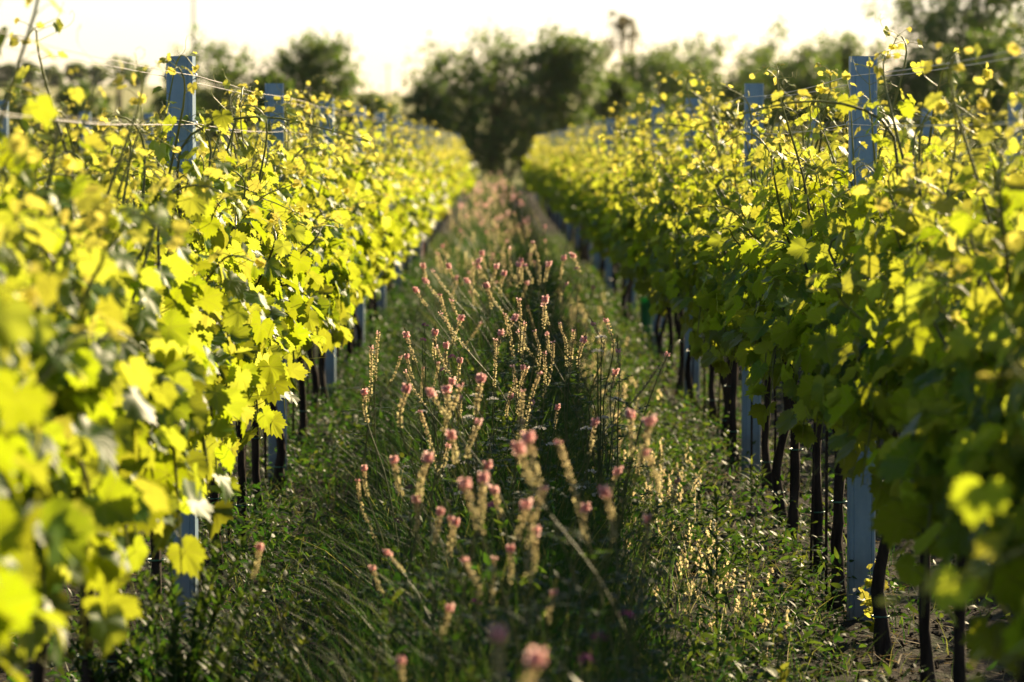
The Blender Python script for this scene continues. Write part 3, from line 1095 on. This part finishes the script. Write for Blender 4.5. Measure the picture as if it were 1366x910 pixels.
def herb(name, seed, height, n_stems, spread, leaf_len, n_leaf, tpl, up=.8, mat=M_WEED, age=.15, flower=None, droop=.25):
    r = np.random.default_rng(seed)
    root = empty(name)
    ml = MB()
    heads = []
    for k in range(n_stems):
        a_ = r.uniform(0, 6.28) if n_stems > 1 else 0
        sp = spread * (r.uniform(.35, 1) if k else .1)
        h = height * (r.uniform(.62, .97) if k else 1.0)
        b0 = 0 if n_stems < 3 else r.uniform(0, .3) * h
        path = spline([[0, 0, -.03 if k == 0 else b0], [sp * .35 * math.cos(a_), sp * .35 * math.sin(a_), b0 + (h - b0) * .4], [sp * math.cos(a_), sp * math.sin(a_), h]], 12)
        ms = MB()
        tube(ms, path, np.linspace(.0045, .0012, 12) * (.6 + height), 5)
        ms.build("stem", M_STEM, root)
        t = np.sort(r.uniform(.12, 1.0, n_leaf))
        P = np.stack([np.interp(t, np.linspace(0, 1, 12), path[:, q]) for q in range(3)], -1)
        phi = np.arange(n_leaf) * 2.4 + r.normal(0, .3, n_leaf)
        O = np.stack([np.cos(phi), np.sin(phi), np.zeros(n_leaf)], -1)
        leaves(ml, P, O + np.stack([np.zeros(n_leaf)] * 2 + [up * (.6 + .8 * t)], -1) + r.normal(0, .15, (n_leaf, 3)), [0, 0, 1.0] - O * .8 + r.normal(0, .2, (n_leaf, 3)),
               leaf_len * np.interp(t, [0, .5, 1], [1, .95, .45]) * r.uniform(.75, 1.2, n_leaf), np.clip(age + .4 * (t - .5) + r.normal(0, .1, n_leaf), 0, 1), tpl, r, .2, droop, .02)
        heads.append(path[-1])
    ml.build("foliage", mat, root)
    if flower:
        fmat, fs, cnt, dome = flower
        for hpos in heads:
            m = MB()
            a1 = r.uniform(0, 6.28, cnt)
            rr = np.sqrt(r.random(cnt)) * fs
            P = hpos + np.stack([rr * np.cos(a1), rr * np.sin(a1), dome * (1 - (rr / fs) ** 2) * fs], -1)
            D = np.stack([np.cos(a1) * rr / fs, np.sin(a1) * rr / fs, np.full(cnt, .9)], -1)
            buds(m, P, D, fs * .45, r, r.random(cnt))
            m.build("flower_head", fmat, root)
    return root


hr = np.random.default_rng(31)


def put(root, px, d, top, base_h, label, cat, group=None, rot=None):
    """stand a herb on the ground where the photo shows it"""
    x = (px - VX) * d / FPX
    o = root
    o.location = (x, d, float(hills(x, d)))
    o.rotation_euler = (0, 0, hr.uniform(0, 6.28) if rot is None else rot)
    tag(o, label, cat, group)
    return o


put(herb("tall_weed", 1, .70, 15, .26, .062, 85, T_SPEAR, 1.3, age=.02), 235, 8.6, 0, 0, "dark bushy weed with many upright narrow leaves under the near left vines", "weed", "tall weeds")
put(herb("tall_weed", 2, .58, 11, .24, .058, 70, T_SPEAR, 1.1, age=.05), 165, 8.9, 0, 0, "dark spiky weed beside the trunk under the near left vines", "weed", "tall weeds")
put(herb("tall_weed", 3, .48, 9, .24, .05, 60, T_SPEAR, 1.0, age=.3), 318, 8.9, 0, 0, "bushy weed with sunlit tips before the first left post", "weed", "tall weeds")
put(herb("tall_weed", 12, .36, 8, .2, .045, 50, T_SPEAR, .8, age=.12), 395, 9.6, 0, 0, "low rounded weed between the left track and the flower strip", "weed", "tall weeds")
put(herb("horseweed", 4, .52, 1, .04, .11, 80, T_NARROW, .7, age=.12, droop=.5), 958, 11.0, 0, 0, "single upright leafy weed beside the bare soil of the right track", "weed")
put(herb("sow_thistle", 5, .34, 2, .06, .075, 22, T_OVAL, .7, age=.75), 1040, 9.3, 0, 0, "yellow green sunlit weed low in the right track", "weed")
put(herb("sow_thistle", 6, .20, 3, .08, .07, 14, T_OVAL, .7, age=.3), 1075, 12.2, 0, 0, "small leafy weed on bare soil behind the right track", "weed")
put(herb("sow_thistle", 7, .24, 3, .10, .08, 16, T_NARROW, .9, age=.2), 1003, 15.0, 0, 0, "tuft of weed at the foot of the second right post", "weed")
put(herb("goosefoot", 8, .45, 3, .12, .07, 26, T_OVAL, .6, age=.7), 650, 9.2, 0, 0, "bright yellow green herb glowing in the middle of the strip", "weed")
put(herb("goosefoot", 9, .42, 3, .10, .07, 24, T_OVAL, .6, age=.5), 760, 10.6, 0, 0, "green herb with broad leaves behind the blurred pink pair", "weed")
put(herb("goosefoot", 10, .62, 2, .06, .10, 20, T_OVAL, .6, age=.15), 790, 6.2, 0, 0, "blurred broad leaved plant in the front of the strip", "weed")
put(herb("vine_sucker", 11, .26, 3, .08, .045, 9, T_MID, 1.0, mat=M_VINE, age=.6), 1175, 11.2, 0, 0, "small bright vine sucker at the foot of the first right post", "weed")

WHITE = [(800, 452, 12.6, "above the sharp flowers", .95), (660, 640 - 105, 12.4, "in the middle of the strip", .7), (632, 530, 12.2, "between the pink heads", .7), (580, 525, 12.6, "on the shaded side", .68), (625, 560, 11.2, "under the pink cluster", .7), (785, 575, 11.6, "beside the dark stems", .6), (560, 552, 12.6, "at the edge of the strip", .6), (720, 575, 11.4, "behind the blurred pair", .65)]
for i, (px, py, d, where, hh) in enumerate(WHITE):
    x, y, z = at(px, py, d)
    hgt = max(.3, z - float(hills(x, d)))
    put(herb("white_yarrow", 60 + i, hgt, 4, .07, .05, 12, T_NARROW, .5, flower=(M_WHITE, .019, 22, .4)), px, d, 0, 0, f"white flowering herb with small round heads {where}", "wildflower", "white wildflowers")
PURP = [(838, 828, 6.6, "low in the dark front"), (797, 858, 6.4, "lowest in the front"), (604, 478, 13.0, "behind the sharp pink pair"), (700, 356, 17, "among far pink flowers"), (568, 436, 13.6, "near the left pink stalk"), (545, 655, 9.5, "on the left edge of the strip"), (655, 680, 8.0, "among blurred pink heads"), (770, 360, 17.4, "far right of the strip")]
for i, (px, py, d, where) in enumerate(PURP):
    x, y, z = at(px, py, d)
    hgt = max(.25, z - float(hills(x, d)))
    put(herb("purple_knapweed", 80 + i, hgt, 2, .05, .05, 10, T_NARROW, .6, flower=(M_PURP, .013, 26, .8)), px, d, 0, 0, f"dark purple flower head on a thin stem {where}", "wildflower", "purple wildflowers")

# ------------------------------------------------------------------ uncountable greenery
gr = np.random.default_rng(41)


def strip_xy(n, d0, d1, sx, cx, power=1.0):
    d = d0 + (d1 - d0) * gr.random(n) ** power
    x = cx + gr.normal(0, sx, n)
    return x, d


# tall meadow grass of the flower strip
m = MB()
n = 26000
x, d = strip_xy(n, 4.5, 30, .27, .03, 1.25)
h = gr.uniform(.28, .72, n) * np.interp(np.abs(x), [0, .35, .7], [1, .85, .4])
age = np.clip(gr.normal(.08, .12, n) + (gr.random(n) < .08) * .7, 0, 1)
blades(m, x, d, hills(x, d) - .02, h, gr.uniform(.1, .9, n), gr.uniform(.0012, .0032, n) * np.interp(d, [5, 15, 30], [.9, 1, 1.5]), gr, age)
n = 16000
x, d = strip_xy(n, 30, 120, .30, .03, 1.6)
h = gr.uniform(.3, .85, n) * np.interp(np.abs(x), [0, .35, .8], [1, .85, .5])
blades(m, x, d, hills(x, d) - .02, h, gr.uniform(.1, .7, n), gr.uniform(.004, .010, n), gr, np.clip(gr.normal(.08, .16, n), 0, 1))
o = m.build("meadow_grass", M_GRASS)
tag(o, "tall dense meadow grass filling the flower strip between the rows", kind="stuff")

# leafy understorey of the strip
m = MB()
n = 15000
x, d = strip_xy(n, 5, 34, .27, .03, 1.25)
z = hills(x, d) + gr.random(n) ** .8 * .55 * np.interp(np.abs(x), [0, .3, .65], [1, .85, .3])
leaves(m, np.stack([x, d, z], -1), gr.normal(0, 1, (n, 3)) * [1, 1, .6] + [0, 0, .2], gr.normal(0, .5, (n, 3)) + [0, 0, .8], gr.uniform(.02, .05, n), np.clip(gr.normal(.1, .15, n), 0, 1), T_OVAL, gr)
o = m.build("strip_undergrowth", M_WEED)
tag(o, "small leaves of vetch and clover packed between the strip flowers", kind="stuff")

# low weeds on both wheel tracks and under the rows
m = MB()
for cx, sx, n, top in ((-.86, .22, 26000, .17), (.86, .22, 24000, .17), (XL - .35, .35, 6000, .12), (XR + .05, .42, 13000, .13)):
    x, d = strip_xy(n, 7.5, 42, sx, cx, 1.3)
    patch = np.sin(3.1 * x + 1.3 * d) + np.sin(2.2 * d - 4 * x) + .8 * np.sin(5.3 * d + 2 * x)
    keep = patch > (-.9 if cx < 0 else -.55)
    x, d, patch = x[keep], d[keep], patch[keep]
    z = hills(x, d) + gr.random(len(x)) ** 1.2 * top * (1 + .35 * patch).clip(.25, 1.8)
    leaves(m, np.stack([x, d, z], -1), gr.normal(0, 1, (len(x), 3)) * [1, 1, .5] + [0, 0, .25], gr.normal(0, .45, (len(x), 3)) + [0, 0, .8], gr.uniform(.018, .05, len(x)) * np.interp(d, [8, 20, 42], [.9, 1, 1.5]), np.clip(gr.normal(.0 if cx < 0 else .12, .14, len(x)), 0, 1), T_OVAL, gr)
o = m.build("ground_cover", M_WEED)
tag(o, "low creeping weeds covering both wheel tracks", kind="stuff")
m = MB()
for cx, sx, n, hh in ((-.80, .2, 7000, .22), (.78, .2, 6000, .24), (XL, .3, 2500, .2), (XR, .3, 2500, .18)):
    x, d = strip_xy(n, 7, 60, sx, cx, 1.35)
    blades(m, x, d, hills(x, d) - .01, gr.uniform(.07, hh, len(x)), gr.uniform(.3, 1.3, len(x)), gr.uniform(.0011, .0026, len(x)) * np.interp(d, [8, 20, 60], [1, 1.2, 3]), gr, np.clip(gr.normal(.15, .2, len(x)) + (gr.random(len(x)) < .15) * .5, 0, 1))
o = m.build("track_grass", M_GRASS)
tag(o, "short tufted grass on the wheel tracks", kind="stuff")

# dry seeding grass on the sunny side of the strip and its reddish far end
m = MB()
for cx, sx, d0, d1, n, hh, wd in ((.72, .11, 10.5, 17, 110, .28, .0010), (.64, .14, 17, 34, 170, .36, .0013), (.0, .28, 26, 60, 180, .75, .0022), (0, .3, 60, 110, 130, .72, .004)):
    x, d = strip_xy(n, d0, d1, sx, cx)
    h = gr.uniform(.5, 1, n) * hh
    ln = gr.uniform(.1, .6, n)
    ag = np.clip(gr.normal(.5, .25, n), 0, 1)
    blades(m, x, d, hills(x, d), h, ln, np.full(n, wd * .7), gr, ag)
    for k in range(7):
        t = 1 - k * .035
        buds(m, np.stack([x + gr.normal(0, .006, n), d + gr.normal(0, .006, n), hills(x, d) + h * (t - .25 * ln)], -1), gr.normal(0, .35, (n, 3)) + [0, 0, 1.0], np.full(n, wd * 14).clip(.014, .06), gr, ag)
o = m.build("seeding_grass", M_SEED)
tag(o, "dry seeding grass with tan and reddish heads along the strip", kind="stuff")

# distant flower heads past the ones that can be told apart
m = MB()
n = 60
x, d = strip_xy(n, 38, 95, .27, .02, 1.3)
h = gr.uniform(.6, .95, n)
for k in range(10):
    buds(m, np.stack([x + gr.normal(0, .012, n), d, hills(x, d) + h + gr.normal(0, .02, n)], -1), gr.normal(0, .6, (n, 3)) + [0, 0, .6], gr.uniform(.02, .03, n), gr, gr.random(n))
tube_h = np.stack([x, d, hills(x, d) + h], -1)
blades(m, x, d, hills(x, d), h + .01, np.full(n, .02), np.full(n, .003), gr, np.full(n, .5))
o = m.build("distant_blossoms", M_PINK)
tag(o, "pink flower heads at the far end of the strip", kind="stuff")

# straw and clods under the right row
m = MB()
for cx, n in ((XR - .05, 1700), (XL, 700)):
    x, d = strip_xy(n, 8, 30, .28, cx, 1.2)
    a_ = gr.uniform(0, 6.28, n)
    L = gr.uniform(.03, .14, n)
    w = gr.uniform(.001, .0025, n)
    c = np.stack([x, d, hills(x, d) + gr.uniform(.004, .03, n)], -1)
    dv = np.stack([np.cos(a_), np.sin(a_), gr.normal(0, .22, n)], -1) * L[:, None]
    pv = np.stack([-np.sin(a_), np.cos(a_), np.full(n, .4)], -1) * w[:, None]
    P = np.stack([c - dv * .5 - pv, c + dv * .5 - pv, c + dv * .5 + pv, c - dv * .5 + pv], 1)
    m.add(P.reshape(-1, 3), None, np.arange(4 * n).reshape(-1, 4), np.repeat(gr.random(n), 4))
o = m.build("straw_litter", M_DRY)
tag(o, "scattered dry straw and prunings on the bare soil", kind="stuff")
m = MB()
for cx, n in ((XR, 5200), (XL, 2200), (.9, 1500)):
    x, d = strip_xy(n, 8, 34, .3, cx, 1.2)
    s = gr.uniform(.006, .026, n) * gr.uniform(.5, 1.2, n)
    base = _bud * [1.5, 1.5, 1] - [0, 0, .45]
    P = np.stack([x, d, hills(x, d) + s * .2], -1)[:, None] + s[:, None, None] * (base[None] + gr.normal(0, .12, (n, 6, 3)))
    m.add(P.reshape(-1, 3), (_budt[None] + (np.arange(n) * 6)[:, None, None]).reshape(-1, 3))
o = m.build("soil_clods", M_CLOD, smooth=False)
tag(o, "dark crumbly soil lumps under the vines", kind="stuff")

# ------------------------------------------------------------------ trees behind the vineyard


def make_tree(name, seed, w, h, low, n_leaf, lsz, mat, lobes=16, sparse=0.0, trunk_r=.14, tall=False):
    """w, h: crown width and tree height; low: height where the crown starts"""
    r = np.random.default_rng(seed)
    root = empty(name)
    cz = (low + h) / 2
    L = []
    for k in range(lobes):
        a_ = r.uniform(0, 6.28)
        u = r.uniform(-1, 1)
        rad = math.sqrt(max(0, 1 - u * u * .85)) * r.uniform(.3, .85)
        L.append([math.cos(a_) * rad * w / 2 * .8, math.sin(a_) * rad * w / 2 * .8, cz + u * (h - low) / 2 * .84])
    L.append([r.normal(0, w * .05), 0, h - (h - low) * .15])
    L = np.array(L)
    rad = r.uniform(.17, .27, len(L)) * min(w, (h - low) * 1.1)
    rad[-1] *= .75
    m = MB()
    fork = np.array([0, 0, max(low * .8, h * .18)])
    rough_tube(m, spline([[0, 0, -.3], [r.normal(0, .05), r.normal(0, .05), fork[2] * .5], fork, [r.normal(0, .1), r.normal(0, .1), h * .6], [0, 0, h * .86]], 14), np.linspace(trunk_r, trunk_r * .2, 14), 8, .05, r)
    m.build("trunk", M_TBARK, root)
    for k, c in enumerate(L[:: 1 if len(L) < 18 else 2]):
        m = MB()
        s0 = np.array([0, 0, min(fork[2] + r.uniform(0, .35) * (h - fork[2]), max(c[2] - .1, fork[2] * .6))])
        rough_tube(m, spline([s0, (s0 + c) / 2 + [0, 0, .12 * w * r.random()], c], 7), np.linspace(trunk_r * .42, .012, 7), 5, .05, r)
        m.build("limb", M_TBARK, root)
    m = MB()
    per = (rad ** 2 / (rad ** 2).sum() * n_leaf).astype(int)
    for c, q, k in zip(L, rad, per):
        # each lobe is made of twig-end clumps, thinner towards the outside
        nc = max(6, k // 26)
        cd = nrm(r.normal(0, 1, (nc, 3)) + [0, 0, .25]) * q * (r.uniform(.3, 1.5, (nc, 1)) ** .7)
        cc = c + cd * [1, 1, .9]
        kk = r.integers(0, nc, k)
        P = cc[kk] + r.normal(0, q * .13, (k, 3))
        O = nrm(P - c)
        leaves(m, P, O + r.normal(0, .6, (k, 3)) + [0, 0, -.35], O * .5 + [0, 0, .6] + r.normal(0, .5, (k, 3)), r.uniform(.6, 1.3, k) * lsz, np.clip(r.normal(.2, .2, k), 0, 1), T_DIA, r, .15, .2, 0)
    m.build("crown", mat, root)
    return root


def put_tree(o, px, d, label, group=None, cat="tree"):
    x = (px - VX) * d / FPX
    o.location = (x, d, float(hills(x, d)) - .05)
    tag(o, label, cat, group)
    return o


def hgt(py, d, px=VX):
    return EYE + (VY - py) * d / FPX - float(hills((px - VX) * d / FPX, d))


TG = "trees behind the vineyard"
for (name, seed, px, wpx, py, d, lowf, nl, lsz, mat, lob, label) in [
    ("broad_tree", 1, 656, 172, 66, 120, .02, 15500, .16, M_TREE, 22, "dense dark tree closing the lane, its left half"),
    ("broad_tree", 2, 748, 136, 58, 122, .02, 13500, .16, M_TREE, 20, "dense dark tree closing the lane, its taller lumpy right half"),
    ("round_shrub", 3, 578, 86, 118, 117, .0, 7500, .15, M_TREE, 12, "small round shrub at the left foot of the dark lane tree"),
    ("round_shrub", 4, 815, 60, 96, 126, .0, 6250, .16, M_TREE, 10, "bushy shrub at the right foot of the dark lane tree"),
    ("broad_tree", 5, 884, 150, 84, 146, .1, 8750, .18, M_TREE, 12, "low tree right of the thin wispy tree"),
    ("broad_tree", 6, 952, 170, 62, 150, .1, 10000, .19, M_TREE, 14, "rounded tree left of the second right post"),
    ("broad_tree", 7, 1012, 140, 80, 144, .1, 8750, .18, M_TREE, 12, "small tree rising behind the second right post"),
    ("broad_tree", 8, 1082, 150, 54, 134, .1, 10000, .17, M_TREE, 14, "dark tree between the second and first right posts"),
    ("broad_tree", 9, 1132, 120, 68, 140, .1, 7500, .17, M_TREE, 10, "thin crowned tree just left of the first right post"),
    ("spreading_tree", 10, 1305, 230, -70, 112, .36, 15000, .165, M_TREE, 17, "tall spreading tree with gaps of sky in its crown, top right"),
    ("round_shrub", 21, 915, 140, 96, 150, .0, 7000, .16, M_TREE, 12, "low shrub filling the gap behind the third right post"),
    ("round_shrub", 22, 1050, 150, 88, 136, .0, 7000, .16, M_TREE, 12, "low shrub filling the gap behind the second right post"),
    ("round_shrub", 23, 985, 140, 94, 142, .0, 7000, .16, M_TREE, 12, "low shrub in the hedge between the second and third right posts"),
    ("round_shrub", 24, 1185, 150, 96, 132, .0, 7000, .16, M_TREE, 12, "low shrub in the hedge behind the first right post"),
    ("round_shrub", 25, 846, 110, 112, 134, .0, 6000, .16, M_TREE, 12, "low shrub below the thin wispy tree"),
    ("broad_tree", 11, 1322, 130, 46, 104, .02, 9000, .14, M_TREE, 14, "dense bush below the tall spreading tree"),
    ("broad_tree", 12, 1235, 120, 80, 108, .02, 7000, .14, M_TREE, 12, "lower bush right of the first right post"),
    ("broad_tree", 13, 302, 140, 58, 124, .05, 10000, .17, M_TREE, 14, "dark tree between the first and second left posts"),
    ("broad_tree", 14, 430, 150, 60, 126, .03, 11250, .17, M_TREE, 15, "dark rounded tree behind the third left post"),
    ("round_shrub", 15, 488, 70, 118, 122, .0, 6250, .16, M_TREE, 10, "shrub sloping down beside the gap to the fields"),
    ("round_shrub", 16, 362, 80, 104, 120, .0, 6875, .16, M_TREE, 11, "shrub behind the second left post"),
    ("round_shrub", 17, 160, 66, 80, 138, .0, 5500, .15, M_TREE, 11, "dark tree left of the first left post"),
    ("round_shrub", 18, 105, 80, 112, 114, .0, 6250, .15, M_TREE, 10, "low hedge tree near the left edge"),
    ("round_shrub", 19, 30, 90, 118, 114, .0, 6250, .15, M_TREE, 10, "low hedge shrub at the far left edge"),
    ("round_shrub", 20, 228, 80, 116, 116, .0, 6250, .15, M_TREE, 10, "low shrub hidden behind the first left post"),
]:
    w = 1.22 * wpx * d / FPX
    h = 1.0 * hgt(py, d, px)
    put_tree(make_tree(name, 500 + seed, w, h, h * lowf, nl, lsz, mat, lob, trunk_r=.05 + .02 * h), px, d, label, TG)


def wispy(seed, h):
    """a thin tree with hanging twigs"""
    r = np.random.default_rng(seed)
    root = empty("wispy_tree")
    m = MB()
    tp = spline([[0, 0, -.3], [.05, 0, h * .3], [-.08, 0, h * .62], [-.25, 0, h * .85], [-.45, 0, h]], 16)
    rough_tube(m, tp, np.linspace(.16, .02, 16), 7, .05, r)
    m.build("trunk", M_TBARK, root)
    mc = MB()
    for k in range(26):
        t = r.uniform(.42, 1.0)
        p = np.array([np.interp(t, np.linspace(0, 1, 16), tp[:, q]) for q in range(3)])
        a_ = r.uniform(0, 6.28)
        L = r.uniform(.4, 1.15) * (1.25 - .5 * t)
        d = np.array([math.cos(a_), math.sin(a_) * .8, .4])
        br = spline([p, p + d * L * .6, p + d * L * [1.05, 1.05, .4], p + d * L * [1.2, 1.2, 0] - [0, 0, r.uniform(.3, 1.0)]], 10)
        m = MB()
        tube(m, br, np.linspace(.03, .006, 10), 4)
        m.build("limb", M_TBARK, root)
        n = 90
        q = r.integers(3, 10, n)
        leaves(mc, br[q] + r.normal(0, .10, (n, 3)), r.normal(0, .4, (n, 3)) + [0, 0, -1], r.normal(0, 1, (n, 3)), r.uniform(.09, .17, n), np.clip(r.normal(.3, .2, n), 0, 1), T_DIA, r)
    mc.build("crown", M_TREE2, root)
    return root


put_tree(wispy(701, hgt(18, 190, 828)), 834, 190, "thin wispy tree with hanging twigs standing up against the sky", TG)

# far line of trees across the left field, and two poles
for i, (px, wpx, py, d) in enumerate([(10, 46, 88, 620), (42, 40, 84, 640), (74, 44, 90, 630), (104, 38, 86, 650), (132, 40, 92, 640), (186, 44, 92, 650), (240, 46, 95, 660)]):
    w = wpx * d / FPX
    h = max(3.5, hgt(py, d, px))
    put_tree(make_tree("field_tree", 800 + i, w, h, 0, 1800, .7, M_TREE, 8, trunk_r=.2), px, d, f"faint bluish tree far across the left field, {ORD[i]} from left", "far field trees")


def pole(h, arms):
    root = empty("utility_pole")
    m = MB()
    tube(m, [[0, 0, -.5], [0, 0, h * .5], [0, 0, h]], [.17, .14, .11], 10, cap=True)
    m.build("shaft", M_POLE, root)
    for k in range(arms):
        m = MB()
        z = h - .35 - k * .9
        tube(m, [[-.8, -.13, z], [0, -.13, z], [.8, -.13, z]], .06, 6, cap=True)
        m.build("crossarm", M_POLE, root)
        for s in (-.7, 0, .7):
            m = MB()
            tube(m, [[s, -.13, z + .05], [s, -.13, z + .12], [s, -.13, z + .2]], [.03, .05, .03], 8, cap=True)
            m.build("insulator", M_POLE, root)
    return root


put_tree(pole(hgt(-30, 330, 260), 1), 260, 330, "faint pale pole rising out of view above the first left post", None, "utility pole")
put_tree(pole(hgt(86, 560, 518), 1), 518, 560, "small faint pole in the gap of pale sky over the fields", None, "utility pole")

# kinds that found no place are not part of the scene
for pr in NEAR + MIDV + FARV + [P_NEAR, P_FAR] + [q[0] for v in SAIN.values() for q in v]:
    if not pr.used:
        for o in list(pr.root.children_recursive) + [pr.root]:
            bpy.data.objects.remove(o)
